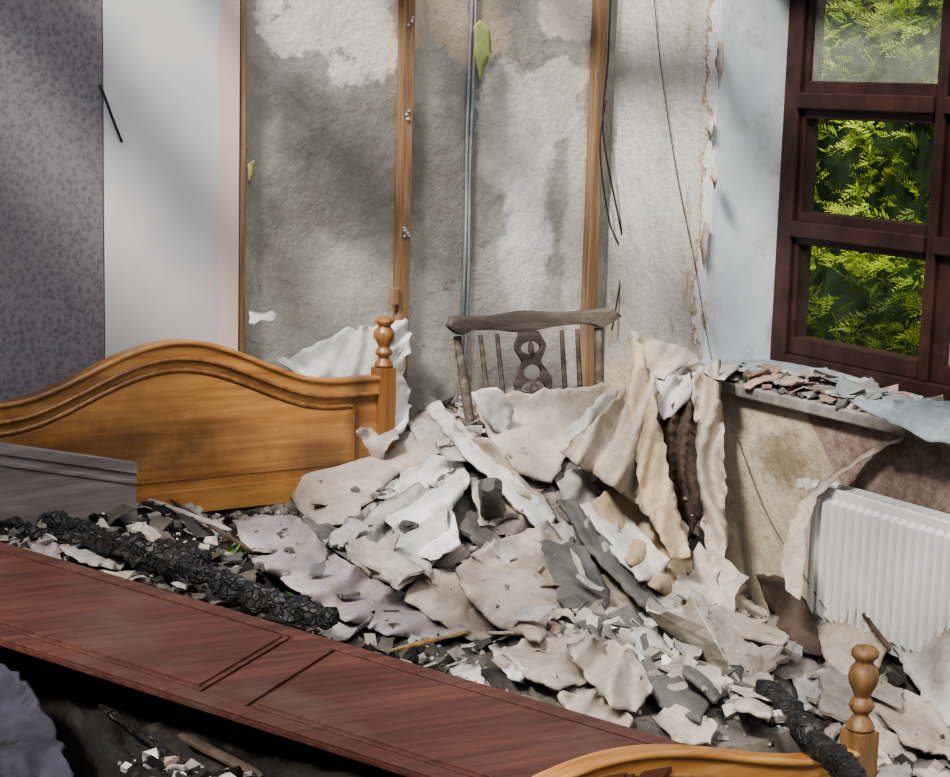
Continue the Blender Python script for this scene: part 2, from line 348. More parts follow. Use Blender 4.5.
b.box((xf+.07,3.6,.3),(XR-.001,3.64,.5),RADW); b.box((xf+.07,3.0,.3),(XR-.001,3.04,.5),RADW)
b.obj('radiator')
# ------------------------------------------------------------ bed
YH=4.73; XRt=onY(383,400,YH).x; XL=XRt-1.38; XC=(XL+XRt)/2
YF=onX(862,700,XRt).y
zht=onY(382,318,YH-.03).z; zhp=onY(383,369,YH-.03).z; zs=onY(340,379,YH-.02).z; zp=onY(175,341,YH-.02).z
zft=onX(862,644,XRt).z; zfp=onX(862,738,XRt-.03).z
bed=bpy.data.objects.new('bed_frame',None); S.collection.objects.link(bed)
def board(name,Y,sh,pk,zbot,postz,fin,pm,half=.52,drop=0,leftpost=True,mat=None):
    mt=mat or PINE
    def zarch(x,sh,pk,half): 
        s=min(1,abs(x-XC)/half); return sh+(pk-sh)*(1+math.cos(math.pi*s))/2-drop*(XRt-x)
    b=MB(); xs=[XL+.025+(XRt-XL-.05)*i/80 for i in range(81)]
    zt=[zarch(x,sh,pk,half) for x in xs]; zb_=[zbot-drop*(XRt-x) for x in xs]
    b.band(xs,zb_,[z-.02 for z in zt],Y-.010,Y+.010,mt)
    b.band(xs,[z-.05 for z in zt],zt,Y-.022,Y+.022,mt)
    b.tube([(x,Y-.022,z-.006) for x,z in zip(xs,zt)],.009,mt,8)
    b.tube([(x,Y-.02,z-.052) for x,z in zip(xs,zt)],.007,PINEZ,8)
    xi=[x for x in xs if XL+.10<x<XRt-.10]; dz=lambda x: drop*(XRt-x)
    P=[(x,Y-.012,zarch(x,sh,pk,half)-.085) for x in xi]
    b.tube([(P[0][0],Y-.012,zbot+.1-dz(P[0][0]))]+P+[(P[-1][0],Y-.012,zbot+.1-dz(P[-1][0]))],.008,PINEZ,8)
    b.band(xi,[zbot+.1-dz(x) for x in xi],[zarch(x,sh,pk,half)-.097 for x in xi],Y-.015,Y,mt)
    b.band([XL+.03,XRt-.03],[zbot-dz(XL+.03),zbot-dz(XRt-.03)],[zbot+.07-dz(XL+.03),zbot+.07-dz(XRt-.03)],Y-.02,Y+.02,mt)
    for X in ((XL,XRt) if leftpost else (XRt,)):
        w=.029
        b.box((X-w,Y-w,.0),(X+w,Y+w,postz),pm)
        pr=[(.026,0),(.031,.04),(.027,.1),(.018,.16),(.016,.2),(.024,.25),(.028,.30),(.024,.35),(.017,.40),(.021,.46),(.030,.55),(.033,.64),(.030,.73),(.019,.80),(.020,.83),(.029,.88),(.030,.93),(.022,.98),(.008,1.0)]
        b.lathe([(r,z*fin) for r,z in pr],pm,Matrix.Translation((X,Y,postz)),24)
    if not leftpost: b.box((XL-.03,Y-.03,0),(XL+.03,Y+.03,sh-drop*1.38-.03),CHAR)
    o=b.obj(name,.003); o.parent=bed
board('headboard',YH,zs,zp,.50,zhp,zht-zhp,PINEZ)
zf1=onY(790,766,YF).z+.008
board('footboard',YF,zf1,zf1+.13,.14,zfp,zft-zfp,PINEF,.66,.035,False)
b=MB()
for X in (XL,XRt): b.box((X-.012,YF+.03,.15),(X+.012,YH-.03,.26),PINEF)
for i in range(10): b.box((XL+.01,2.9+i*.19,.24),(XRt-.01,2.97+i*.19,.258),PINEF)
o=b.obj('side_rails_and_slats',.003); o.parent=bed
# ------------------------------------------------------------ chair
b=MB(); 
cc=onY(533,312,4.63); CX=Matrix.Translation((cc.x,4.56,.0))@Matrix.Diagonal((1,1,(cc.z)/1.05,1))
def ct(p): return CX@Vector(p)
n=28; vs=[];fs=[]
for zz in (.43,.47):
    for i in range(n):
        q=2*math.pi*i/n; cx,cy=math.cos(q),math.sin(q)
        ex=.24*math.copysign(abs(cx)**.6,cx); ey=.21*math.copysign(abs(cy)**.6,cy)
        vs.append(ct((ex,ey-.22,zz)))
fs=[tuple(range(n))[::-1],tuple(range(n,2*n))]+[(i,(i+1)%n,n+(i+1)%n,n+i) for i in range(n)]
b.add(vs,fs,CHR)
def back(u,z): return ct((u,-.02+(z-.46)*.2,z))
zr=.985
for sx in (-1,1):
    b.tube([back(sx*(.225+.045*k/8),.46+(zr-.46)*k/8) for k in range(9)],[.014,.016,.017,.015,.014,.016,.015,.014,.013],CHR,10)
for u in (-.165,-.11,.11,.165):
    b.tube([back(u*(1+.12*k/6),.46+(zr-.46)*k/6) for k in range(7)],[.007,.008,.009,.010,.009,.008,.007],CHR,8)
N=40; xs=[-.325+.65*i/N for i in range(N+1)]
top=[];bot=[]
for x in xs:
    s=abs(x)/.325
    top.append(1.033+.014*math.exp(-(x/.1)**2)+.022*s*s-(.026*max(0,(s-.92)/.08)**2))
    bot.append(.992+.014*s*s+(.016*max(0,(s-.9)/.1)**2)-.014*math.exp(-(x/.08)**2)-.012*math.exp(-((s-.82)/.08)**2))
vs=[];fs=[]
for x,l,h in zip(xs,bot,top):
    cv=-.07*(x/.325)**2
    for (dy,z) in ((-.014,l+.004),(-.016,h-.008),(-.006,h),(.008,h),(.014,h-.008),(.012,l)):
        p=back(x,z); p.y+=dy+cv+.03; vs.append(p)
for i in range(N):
    for q in range(6): fs.append((6*i+q,6*i+6+q,6*i+6+(q+1)%6,6*i+(q+1)%6))
fs+=[(5,4,3,2,1,0),tuple(6*N+q for q in range(6))]
b.add(vs,fs,CHR,None,True)
def hw(t): return .036+.036*math.exp(-((t-.36)/.2)**2)+.022*math.exp(-((t-.82)/.12)**2)-.008*math.exp(-((t-.62)/.06)**2)+.012*math.exp(-(t/.06)**2)
def hole(t):
    r=0
    for c0,w,hh in ((.28,.11,.050),(.50,.09,.034),(.80,.08,.038)):
        d=(t-c0)/w
        if abs(d)<1: r=max(r,hh*math.sqrt(1-d*d))
    return r
NS=72; ZL=.735
b.box((-.034,-.014,.46),(.034,.032,.48),CHR,CX)
def spl(t): return ZL+(zr-ZL)*t
for sd in (-1,1):
    vs=[];fs=[]
    for i in range(NS+1):
        t=i/NS; z=spl(t); o_=hw(t); h_=min(hole(t),o_-.010)
        for u,dy in ((sd*h_,-.006),(sd*o_,-.006),(sd*o_,.006),(sd*h_,.006)):
            p=back(u,z); p.y+=dy+.005; vs.append(p)
    for i in range(NS):
        A=4*i;B=A+4
        for q in range(4): fs.append((A+q,B+q,B+(q+1)%4,A+(q+1)%4))
    b.add(vs,fs,CHR)
    b.add([back(sd*q,z)+Vector((0,dy,0)) for q,z,dy in ((0,.46,-.002),(.03,.46,-.002),(.048,ZL,-.001),(0,ZL,-.001),(0,.46,.010),(.03,.46,.010),(.048,ZL,.011),(0,ZL,.011))],[(0,1,2,3),(7,6,5,4),(1,5,6,2),(0,3,7,4)],CHR)
b.tube([back(0,spl(t)) for t in (.16,.22,.28,.34,.40)],[.005,.012,.017,.010,.004],CHR,8)
b.tube([back(0,spl(t)) for t in (.70,.76,.82,.89)],[.004,.010,.010,.004],CHR,8)
for sx in (-1,1):
    for (y0,y1) in ((-.05,.04),(-.38,-.42)):
        b.tube([ct((sx*(.17+.05*k/6),y0+(y1-y0)*k/6,.44-.435*k/6)) for k in range(7)],[.014,.018,.02,.016,.019,.017,.012],CHR,10)
    b.tube([ct((sx*.2,-.03,.2)),ct((sx*.2,-.38,.2))],.01,CHR)
b.tube([ct((-.2,-.2,.2)),ct((.2,-.2,.2))],.01,CHR)
b.obj('windsor_chair',.002)
# ------------------------------------------------------------ debris height field
def interp(y,ys,vs):
    if y<=ys[0]: return vs[0]
    for i in range(len(ys)-1):
        if y<=ys[i+1]: return vs[i]+(vs[i+1]-vs[i])*ss((y-ys[i])/(ys[i+1]-ys[i]))
    return vs[-1]
A=onZ(0,541,.64); B=onZ(690,745,.435)
U=(B-A).normalized(); A=A-U*.12
Wd=Vector((U.y,-U.x,0)).normalized()
if Wd.dot(Vector((-1,-.3,0)))<0: Wd=-Wd
Wd=(Wd+Vector((0,0,-.03))).normalized(); Nd=U.cross(Wd).normalized()
if Nd.z<0: Nd=-Nd
DL=(B-A).length; DW=.46
UU=Vector((U.x,U.y,0)).normalized(); WW=Vector((Wd.x,Wd.y,0)).normalized()
def door_local(x,y):
    d=Vector((x-A.x,y-A.y,0)); return d.dot(UU),d.dot(WW)
def Hraw(x,y):
    t=ss((x-2.6)/.3)
    bedh=.40+.08*ss((y-3.6)/.6)+.05*ss((y-4.2)/.3)*(1-ss((x-1.8)/.3))
    right=interp(y,[2.4,3.2,3.7,4.1,4.5,4.95],[.05,.12,.24,.44,.66,.70])
    right-= .26*ss((x-3.36)/.2)*math.exp(-((y-4.05)/.38)**2)
    h=bedh*(1-t)+right*t
    h+=.10*math.exp(-((x-2.68)/.22)**2-((y-4.25)/.3)**2)
    h+=.07*math.exp(-((x-2.45)/.25)**2-((y-3.3)/.3)**2)*(1 if x>2.2 else .5)
    n_=noise.fractal(Vector((x*3.2,y*3.2,1.3)),1.0,2.0,5)*.05+noise.noise(Vector((x*17,y*17,4)))*.014+abs(noise.noise(Vector((x*8,y*8,9))))*.03
    h+=n_*(.5 if y<3 else 1)
    if x<1.30: h=.06+(h-.06)*(1-ss((1.30-x)/.12))
    if y<YF+.05 and x<XRt+.05: h=min(h,.03+.2*ss((y-YF+.2)/.2))
    l,w=door_local(x,y)
    if -.15<l<DL+.03 and -.02<w<DW+.02:
        zz=(A+U*l+Wd*w).z; h=min(h,zz-.05)
    return max(.012,h)
GX0,GX1,GY0,GY1,GS=.6,XR-.005,2.2,4.905,.02
nx=int((GX1-GX0)/GS)+1; ny=int((GY1-GY0)/GS)+1
HG=[[Hraw(GX0+i*GS,GY0+j*GS) for i in range(nx)] for j in range(ny)]
def H(x,y):
    u=(x-GX0)/GS; v=(y-GY0)/GS
    if u<0 or v<0: return 0
    u=min(u,nx-1.001); v=min(v,ny-1.001)
    i=int(u);j=int(v);u-=i;v-=j
    return (HG[j][i]*(1-u)+HG[j][i+1]*u)*(1-v)+(HG[j+1][i]*(1-u)+HG[j+1][i+1]*u)*v
def heapD(px,py,z=None):
    r=ray(px,py); t=2.6
    if z is not None: return (z-C.z)/r.z
    while t<7:
        p=C+r*t
        if p.y>YB-.07 or p.x>XR-.03 or p.z<H(p.x,p.y): return t
        t+=.015
    return t
cover={}
# ------------------------------------------------------------ sheets
def inside(p,poly):
    x,y=p; c_=False; n=len(poly)
    for i in range(n):
        x1,y1=poly[i];x2,y2=poly[(i+1)%n]
        if (y1>y)!=(y2>y) and x<(x2-x1)*(y-y1)/(y2-y1)+x1: c_=not c_
    return c_
def tri(v): return abs((v%1)*2-1)-.5
def creaser(rs,lo=1.5,hi=6.0,n=4):
    D=[]
    for i in range(n):
        d=Vector((rs.gauss(0,1),rs.gauss(0,1),rs.gauss(0,1))).normalized(); f=lo+(hi-lo)*(i/(n-1))
        D.append((d*f,rs.random(),1.0/(1+.9*i)))
    return D
def sheet(name,pts,m,crump=.012,fold=None,thick=.004,step=5,lift=.03,rag=1.8,free=False,z=None,seed=None,maxY=None,stiff=False):
    sd=seed if seed is not None else random.random()*50
    rs=random.Random(sd); CR=creaser(rs)
    if stiff: crump*=.45
    poly=[];td=[]; n=len(pts)
    cd_=[]
    for p in pts:
        if len(p)>2: cd_.append(p[2])
        else: cd_.append(heapD(p[0],p[1],z)-random.uniform(.3,1)*lift-.02)
        if maxY: cd_[-1]=min(cd_[-1],dY(p[0],p[1],maxY))
    for i in range(n):
        p=pts[i];q=pts[(i+1)%n]; L=math.hypot(q[0]-p[0],q[1]-p[1]); k_=max(1,int(L/step))
        for j in range(k_):
            t=j/k_; x=p[0]+(q[0]-p[0])*t; y=p[1]+(q[1]-p[1])*t
            if j: x+=random.gauss(0,rag*.3)+rag*noise.noise(Vector((x*.10,y*.10,sd)))*2.2; y+=random.gauss(0,rag*.3)+rag*noise.noise(Vector((x*.10,y*.10,sd+9)))*2.2
            poly.append((x,y)); td.append(cd_[i]+(cd_[(i+1)%n]-cd_[i])*t)
    nb=len(poly); V2=[Vector(p) for p in poly]
    xs=[p[0] for p in poly]; ys=[p[1] for p in poly]
    yy=min(ys); row=0
    while yy<max(ys):
        xx=min(xs)+(step/2 if row%2 else 0)
        while xx<max(xs):
            if inside((xx,yy),poly) and min((xx-p[0])**2+(yy-p[1])**2 for p in poly)>(step*.6)**2: V2.append(Vector((xx,yy)))
            xx+=step
        yy+=step*.87; row+=1
    res=geometry.delaunay_2d_cdt(V2,[],[list(range(nb))],1,1e-4)
    ov,of=res[0],res[2]; vs=[]; rawt=[]; need=0
    for v in ov:
        sw=0;st=0;md_=1e9
        for p,t in zip(poly,td):
            d2=(v.x-p[0])**2+(v.y-p[1])**2; md_=min(md_,d2)
            d=(d2+1.0)**1.4; sw+=1/d; st+=t/d
        t=st/sw
        P=atD(v.x,v.y,t); W_=P+Vector((noise.noise(P*4),noise.noise(P*4+Vector((9,0,0))),0))*.10
        cr=crump*(1.2*noise.noise(P*5+Vector((sd,0,0)))+.3*noise.noise(P*28))
        for d,ph,am in CR: cr+=crump*3.0*am*tri(W_.dot(d)+ph)
        cr-=.035*math.exp(-math.sqrt(md_)/9)*max(0,noise.noise(P*7+Vector((0,0,sd)))+.15)
        if fold:
            amp,per,an=fold; q=(v.x*math.cos(an)+v.y*math.sin(an))/per+1.2*noise.noise(Vector((v.x*.01,v.y*.01,sd)))
            cr+=amp*tri(q)
        t+=cr; hd=heapD(v.x,v.y,z) if not free else 99
        rawt.append((v,t,hd,cr)); need=max(need,t-(hd-.022))
    if stiff and not free: need=min(need,.16)
    for v,t,hd,cr in rawt:
        if not free:
            if stiff: t-=need*.75
            t=min(t,hd-.022+cr*.35)
        if maxY: t=min(t,dY(v.x,v.y,maxY))
        p3=atD(v.x,v.y,t)
        if z is None and p3.y>YB-.055: p3=onY(v.x,v.y,YB-.055)
        if z is None and p3.x>XR-.012: p3=onX(v.x,v.y,XR-.012)
        vs.append(p3)
        if z is None:
            key=(int(p3.x/.03),int(p3.y/.03)); cover[key]=max(cover.get(key,0),p3.z)
    b=MB()
    fs=[tuple(f) for f in of]
    f=fs[0]; nrm=(vs[f[1]]-vs[f[0]]).cross(vs[f[2]]-vs[f[0]])
    if nrm.dot(vs[f[0]]-C)>0: fs=[x[::-1] for x in fs]
    b.add(vs,fs,m,None,True); o=b.obj(name)
    md=o.modifiers.new('s','SOLIDIFY'); md.thickness=thick; md.offset=-1
    return o
GRNF=simple('green_paint_flake',(.16,.19,.07),(.26,.29,.12),dirt=(.25,.25,.18))
sheet('torn_lining_paper',[(278,360,5.55),(300,352,5.58),(318,342,5.6),(332,338,5.6),(345,328,5.6),(383,322,5.62),(392,345,5.64),(380,372,5.6),(350,392,5.5),(300,375,5.5)],WPAP,.014,(.05,26,.3),free=True,rag=3)
sheet('torn_lining_paper',[(383,330,5.6),(405,318,5.66),(410,345,5.66),(402,375,5.64),(412,405,5.6),(405,430,5.55),(385,440,5.5),(378,400,5.56)],WPAP,.012,(.04,18,.9),free=True,rag=3)
sheet('torn_lining_paper',[(249,311,5.38),(278,314,5.42),(274,320,5.38),(249,322,5.35)],WPAP,.002,free=True)
sheet('torn_lining_paper',[(248,165,5.45),(254,160,5.45),(255,172,5.45),(249,184,5.45)],GRNF,.003,free=True,step=4,rag=.8)
sheet('torn_lining_paper',[(474,26,5.9),(480,20,5.92),(489,28,5.9),(492,52,5.88),(485,66,5.9),(480,82,5.92),(476,62,5.93),(475,44,5.92)],GRNF,.005,free=True,step=4,rag=1)
P_='plasterboard_sheet'; Wp='wallpaper_sheet'
sheet(P_,[(273,464),(302,446),(345,434),(385,430),(428,432),(440,452),(400,478),(372,500),(345,524),(318,524),(297,508),(284,488)],BEIGE,.006,(.04,150,2.6),.010,lift=.08,seed=2,stiff=True)
sheet(Wp,[(330,436),(362,428),(396,421),(399,438),(384,452),(376,472),(366,458),(346,446)],FLOR,.008,None,.003,lift=.20)
sheet(P_,[(474,396),(490,390),(530,394),(570,388),(612,384),(618,396),(588,418),(572,446),(552,482),(530,478),(508,470),(490,440)],BEIGE,.008,(.06,80,.9),.009,lift=.08,maxY=4.47,stiff=True)
sheet(Wp,[(472,392),(498,388),(514,412),(506,440),(494,430),(480,410)],WPAP,.010,None,.003,lift=.12,maxY=4.40)
sheet(Wp,[(558,440),(600,396),(626,384),(632,430),(612,470),(580,470)],GREYP,.012,(.06,30,.4),.003,lift=.08,maxY=4.44)
sheet(Wp,[(400,470),(428,452),(462,462),(470,480),(452,510),(462,545),(430,560),(402,545),(385,520)],WPAP,.010,(.12,46,1.0),.003,lift=.14)
sheet(Wp,[(345,520),(385,500),(420,482),(446,500),(448,536),(432,572),(398,590),(368,575),(352,550)],GREYP,.010,(.13,50,.6),.003,lift=.12)
sheet(Wp,[(232,520),(262,514),(300,518),(318,536),(345,560),(385,585),(425,600),(470,630),(430,642),(380,632),(345,622),(300,592),(262,570),(244,548)],LIL,.014,(.10,56,.9),.003,lift=.12)
sheet(P_,[(424,408),(440,400),(474,438),(510,472),(556,516),(552,530),(538,528),(498,488),(462,452)],WPAP,.004,None,.01,lift=.15,stiff=True)
sheet(P_,[(462,436),(486,440),(520,476),(548,500),(556,514),(520,492),(490,466)],TAN,.004,None,.01,lift=.20,stiff=True)
sheet(Wp,[(405,420),(440,405),(470,440),(478,462),(450,460),(425,448)],GREYP,.014,(.04,20,.4),.003,lift=.09)
sheet(P_,[(456,568),(490,545),(548,520),(576,555),(590,592),(560,622),(540,640),(500,628),(470,600)],TAN,.012,(.09,90,.4),.009,lift=.1,stiff=True)
sheet(Wp,[(470,480),(520,478),(548,500),(560,530),(520,540),(480,525)],TAN,.014,(.08,34,.5),.003,lift=.06)
sheet(Wp,[(300,505),(330,510),(352,536),(348,560),(322,542),(302,524)],DGREY,.012,(.05,30,.5),.003,lift=.06)
sheet('floor_underlay',[(536,540),(585,545),(610,590),(600,640),(570,620),(548,585)],DGREY,.014,None,.005,lift=.06,stiff=True)
sheet('floor_underlay',[(420,565),(460,572),(500,630),(560,640),(548,652),(470,640),(405,600)],TAN,.012,(.06,54,.9),.005,lift=.08)
sheet(Wp,[(630,330,5.75),(664,342,5.75),(694,352,5.72),(700,362,5.68),(672,372,5.66),(664,380,5.64),(640,372,5.66)],TAN,.010,(.05,30,.5),.003,free=True)
sheet(Wp,[(560,452,5.3),(596,420,5.40),(628,384,5.52),(648,368,5.58),(660,392,5.52),(655,430,5.42),(664,470,5.34),(676,500,5.28),(690,545,5.2),(668,540,5.18),(640,510,5.2),(612,486,5.22),(585,470,5.26)],TAN,.012,(.16,44,.12),.003,free=True,lift=.05)
sheet(Wp,[(630,338,5.60),(643,345,5.58),(655,400,5.42),(668,470,5.23),(690,556,5.06),(672,560,5.04),(650,520,5.14),(636,470,5.26),(632,420,5.40)],CREAM,.007,(.09,34,.1),.003,free=True)
sheet(Wp,[(692,372,5.55),(720,358,5.55),(723,420,5.48),(724,480,5.42),(728,545,5.32),(716,580,5.22),(706,545,5.28),(698,480,5.4),(694,420,5.5)],TAN,.003,(.10,24,.05),.003,free=True)
sheet(Wp,[(655,410,5.62),(695,396,5.62),(697,440,5.52),(700,520,5.4),(686,540,5.35),(672,480,5.48)],DBRN,.010,(.09,20,.1),.003,free=True)
sheet(Wp,[(640,380,5.58),(690,372,5.62),(694,400,5.58),(664,420,5.52),(650,410,5.5)],GREYP,.012,(.06,20,.6),.003,free=True)
sheet(Wp,[(590,500),(618,486),(650,515),(690,555),(720,580),(748,600),(722,618),(690,610),(655,590),(625,560),(604,530)],CREAM,.010,(.10,44,.9),.003,lift=.12)
sheet(P_,[(578,506),(606,494),(640,530),(668,560),(664,582),(640,580),(612,552)],WPAP,.004,None,.010,lift=.2,stiff=True)
sheet(P_,[(640,575),(690,585),(730,625),(745,640),(712,640),(668,612)],GREYP,.006,None,.009,lift=.1,stiff=True)
sheet(Wp,[(552,470),(585,468),(600,500),(630,545),(620,570),(585,540),(562,500)],GREYP,.012,(.08,30,.3),.003,lift=.08)
sheet(P_,[(556,500),(572,498),(650,590),(668,618),(640,604),(590,552)],DGREY,.004,None,.008,lift=.16,stiff=True)
sheet(Wp,[(606,614),(640,608),(684,616),(680,626),(640,630),(612,628)],WPAP,.006,None,.003,lift=.1)
sheet(Wp,[(664,628),(674,626),(672,676),(660,680)],WPAP,.004,None,.003,lift=.1,step=4)
sheet(P_,[(738,642),(780,645),(790,660),(764,668),(742,660)],WPAP,.006,None,.009,lift=.09,stiff=True)
sheet('roof_slate',[(672,644),(704,634),(744,668),(740,690),(716,700),(684,672)],DGREY,.006,None,.009,lift=.13,rag=.8,stiff=True)
sheet('roof_slate',[(640,676),(690,678),(708,700),(700,722),(660,706)],DGREY,.006,None,.009,lift=.13,rag=.8,stiff=True)
sheet(P_,[(500,650),(530,640),(575,636),(596,660),(590,680),(560,690),(524,676)],TAN,.010,(.06,60,.3),.009,lift=.08,stiff=True)
sheet(P_,[(566,644),(600,636),(634,650),(650,686),(636,712),(610,706),(590,682)],BEIGE,.010,(.14,32,.3),.007,lift=.12,stiff=True)
sheet(P_,[(560,694),(596,688),(632,716),(620,738),(580,726)],TAN,.008,(.06,36,.5),.009,lift=.09,stiff=True)
sheet(P_,[(650,716),(676,704),(716,722),(710,742),(680,744)],TAN,.010,(.06,40,.3),.009,lift=.08,stiff=True)
sheet(P_,[(724,680),(764,672),(786,694),(770,716),(734,706)],BEIGE,.008,(.05,44,.5),.009,lift=.09,stiff=True)
sheet(P_,[(712,606),(752,600),(792,628),(782,644),(744,636)],TAN,.008,(.05,44,.5),.009,lift=.09,stiff=True)
sheet(P_,[(596,574),(630,580),(650,606),(636,628),(604,610)],TAN,.008,(.05,44,.5),.009,lift=.09,stiff=True)
sheet(Wp,[(790,676),(826,668),(846,700),(832,722),(800,706)],GREYP,.010,(.05,24,.5),.004,lift=.08)
sheet(Wp,[(488,646),(500,640),(512,660),(528,668),(524,684),(508,676)],WPAP,.006,None,.003,lift=.12,step=4)
sheet(P_,[(448,668),(478,662),(486,690),(462,692)],WPAP,.006,None,.006,lift=.05)
sheet(P_,[(812,618),(850,610),(882,614),(892,640),(880,668),(850,680),(832,672),(818,648)],TAN,.006,(.04,70,.5),.010,lift=.1,stiff=True)
sheet(P_,[(884,622),(920,612),(960,614),(960,730),(935,720),(912,680),(896,650)],GREYP,.006,(.05,70,.2),.010,lift=.08,stiff=True)
sheet(P_,[(846,690),(890,684),(930,700),(955,735),(955,760),(905,742),(885,720)],TAN,.006,(.04,50,.4),.010,lift=.08,stiff=True)
sheet('ochre_board',[(804,600),(850,604),(904,616),(902,628),(850,618),(806,612)],OCHRE,.003,None,.008,lift=.09,rag=.4)
sheet('floor_underlay',[(756,575),(790,580),(806,600),(818,630),(822,655),(796,650),(772,620)],DBRN,.012,None,.005,lift=.16)
sheet('peeled_wallpaper',[(912,428,5.02),(903,438,5.02),(872,454,5.1),(842,472,5.16),(816,497,5.2),(806,530,5.17),(806,560,5.1),(800,600,5.0),(786,590,5.05),(782,560,5.1),(790,520,5.2),(809,490,5.25),(842,466,5.22),(880,444,5.14)],TAN,.005,None,.003,free=True,rag=1.5,step=5)
sheet('bluish_lining_paper',[(702,350),(722,338),(760,342),(800,352),(850,362),(900,380),(880,384),(820,378),(760,372),(712,368)],BLUEG,.012,(.03,30,.3),.003,z=SZ+.02,lift=.05)
sheet('bluish_lining_paper',[(850,402,4.98),(905,398,4.95),(960,402,4.9),(960,446,4.80),(930,442,4.82),(912,432,4.85),(880,418,4.9)],BLUEG,.006,(.03,34,.3),.003,free=True)
sheet('bluish_lining_paper',[(700,345),(745,350),(740,366),(724,380),(702,372)],GREYP,.012,None,.003,z=SZ+.03,lift=.05)
for (x0,y0,hh) in [(718,40,50),(708,115,26),(713,165,24),(703,220,50),(704,300,30)]:
    d_=(onX(x0,y0,XR-.02)-C).dot(fw)
    sheet('plaster_flake',[(x0,y0,d_-.005),(x0+6,y0+3,d_-.015),(x0+4,y0+hh*.6,d_-.03),(x0+1,y0+hh,d_-.005),(x0-3,y0+hh*.5,d_-.002)],TAN,.003,None,.003,free=True,step=4,rag=1)
# ---- rubble, one object
def dcol(x,y,chs=.6):
    g=random.random()
    char= max(ss((2.25-x)/.3)*ss((4.75-y)/.1)*ss((y-2.5)/.2), .0)
    if random.random()<char*chs: 
        v=random.uniform(.008,.04); return (v,v*.97,v*.95)
    if g<.44: v=random.uniform(.18,.34); return (v,v*.91,v*.80)
    if g<.68: v=random.uniform(.32,.48); return (v,v*.93,v*.84)
    if g<.82: v=random.uniform(.08,.15); return (v,v*.96,v*.90)
    if g<.89: v=random.uniform(.02,.05); return (v,v*.90,v*.8)
    if g<.95: v=random.uniform(.2,.34); return (v,v*.76,v*.62)
    v=random.uniform(.45,.6); return (v,v,v*.97)
b=MB(); vs=[];fs=[];cols=[]
for j in range(ny):
    for i in range(nx):
        x=GX0+i*GS;y=GY0+j*GS; vs.append((x,y,HG[j][i]))
        ch=ss((2.35-x)/.35+.35*noise.noise(Vector((x*5,y*5,0))))
        g=.14+.14*noise.noise(Vector((x*6,y*6,3)))+.04*random.random(); g=max(.03,g)*(1-.85*ch)
        cols.append((g,g*.91,g*.81))
for j in range(ny-1):
    for i in range(nx-1): q=j*nx+i; fs.append((q,q+1,q+nx+1,q+nx))
b.add(vs,fs,RUB); b.c=cols
def chunk(b,p,sx,sy,sz,col,rotm):
    base=[(-1,-1,-1),(1,-1,-1),(1,1,-1),(-1,1,-1),(-1,-1,1),(1,-1,1),(1,1,1),(-1,1,1)]
    vs=[]
    for q in base:
        v=Vector((q[0]*sx*random.uniform(.45,1.1),q[1]*sy*random.uniform(.45,1.1),q[2]*sz*random.uniform(.6,1.1)))
        vs.append(p+rotm@v)
    b.add(vs,[(0,3,2,1),(4,5,6,7),(0,1,5,4),(1,2,6,5),(2,3,7,6),(3,0,4,7)],RUB,col)
def okpos(x,y,m_=0):
    l,w=door_local(x,y)
    if -.2<l<DL+.05+m_ and -.03-m_<w<DW+.03+m_: return False
    if abs(y-YF)<.05+m_ and x<XRt+.05+m_: return False
    if x<XRt+.05+m_ and abs(y-YH)<.05+m_: return False
    if x>XR-.17-m_ and y<ry1+.04+m_: return False
    return True
def rrot(tilt):
    return Matrix.Rotation(random.uniform(0,6.28),3,'Z')@Matrix.Rotation(random.gauss(0,tilt),3,'X')@Matrix.Rotation(random.gauss(0,tilt),3,'Y')
def hn(x,y):
    e_=.06; return Vector((H(x-e_,y)-H(x+e_,y),H(x,y-e_)-H(x,y+e_),2*e_)).normalized()
def plate(b,p,L,W,col,rotm,curl,th,m=None):
    n=8;k=6; top=[];sd=random.random()*100; rs=random.Random(sd)
    c4=[Vector((sx*L/2*rs.uniform(.5,1.15),sy*W/2*rs.uniform(.45,1.15),0)) for sx,sy in ((-1,-1),(1,-1),(1,1),(-1,1))]
    kx=rs.uniform(-.25,.25)
    for j in range(n+1):
        for i in range(k+1):
            u=j/n; v=i/k
            q=(c4[0]*(1-u)+c4[1]*u)*(1-v)+(c4[3]*(1-u)+c4[2]*u)*v
            ed=(u in (0,1)) or (v in (0,1))
            if ed: q=q+Vector((noise.noise(Vector((u*5,v*5,sd))),noise.noise(Vector((v*5,u*5,sd+7))),0))*L*.10
            uu=(u-.5)+(v-.5)*kx
            q.z=curl*L*uu*uu*2+ .02*L*tri(u*1.2+v*.9+sd)
            top.append(q)
    bot=[q-Vector((0,0,th)) for q in top]; N_=len(top)
    vs=[p+rotm@q for q in top+bot]; fs=[]
    for j in range(n):
        for i in range(k):
            q=j*(k+1)+i; fs.append((q,q+k+1,q+k+2,q+1)); fs.append((N_+q,N_+q+1,N_+q+k+2,N_+q+k+1))
    ring=[i for i in range(k+1)]+[j*(k+1)+k for j in range(1,n+1)]+[n*(k+1)+i for i in range(k-1,-1,-1)]+[j*(k+1) for j in range(n-1,0,-1)]
    for a_,b_ in zip(ring,ring[1:]+ring[:1]): fs.append((a_,b_,N_+b_,N_+a_))
    b.add(vs,fs,m or RUB,col,False)
cnt=0
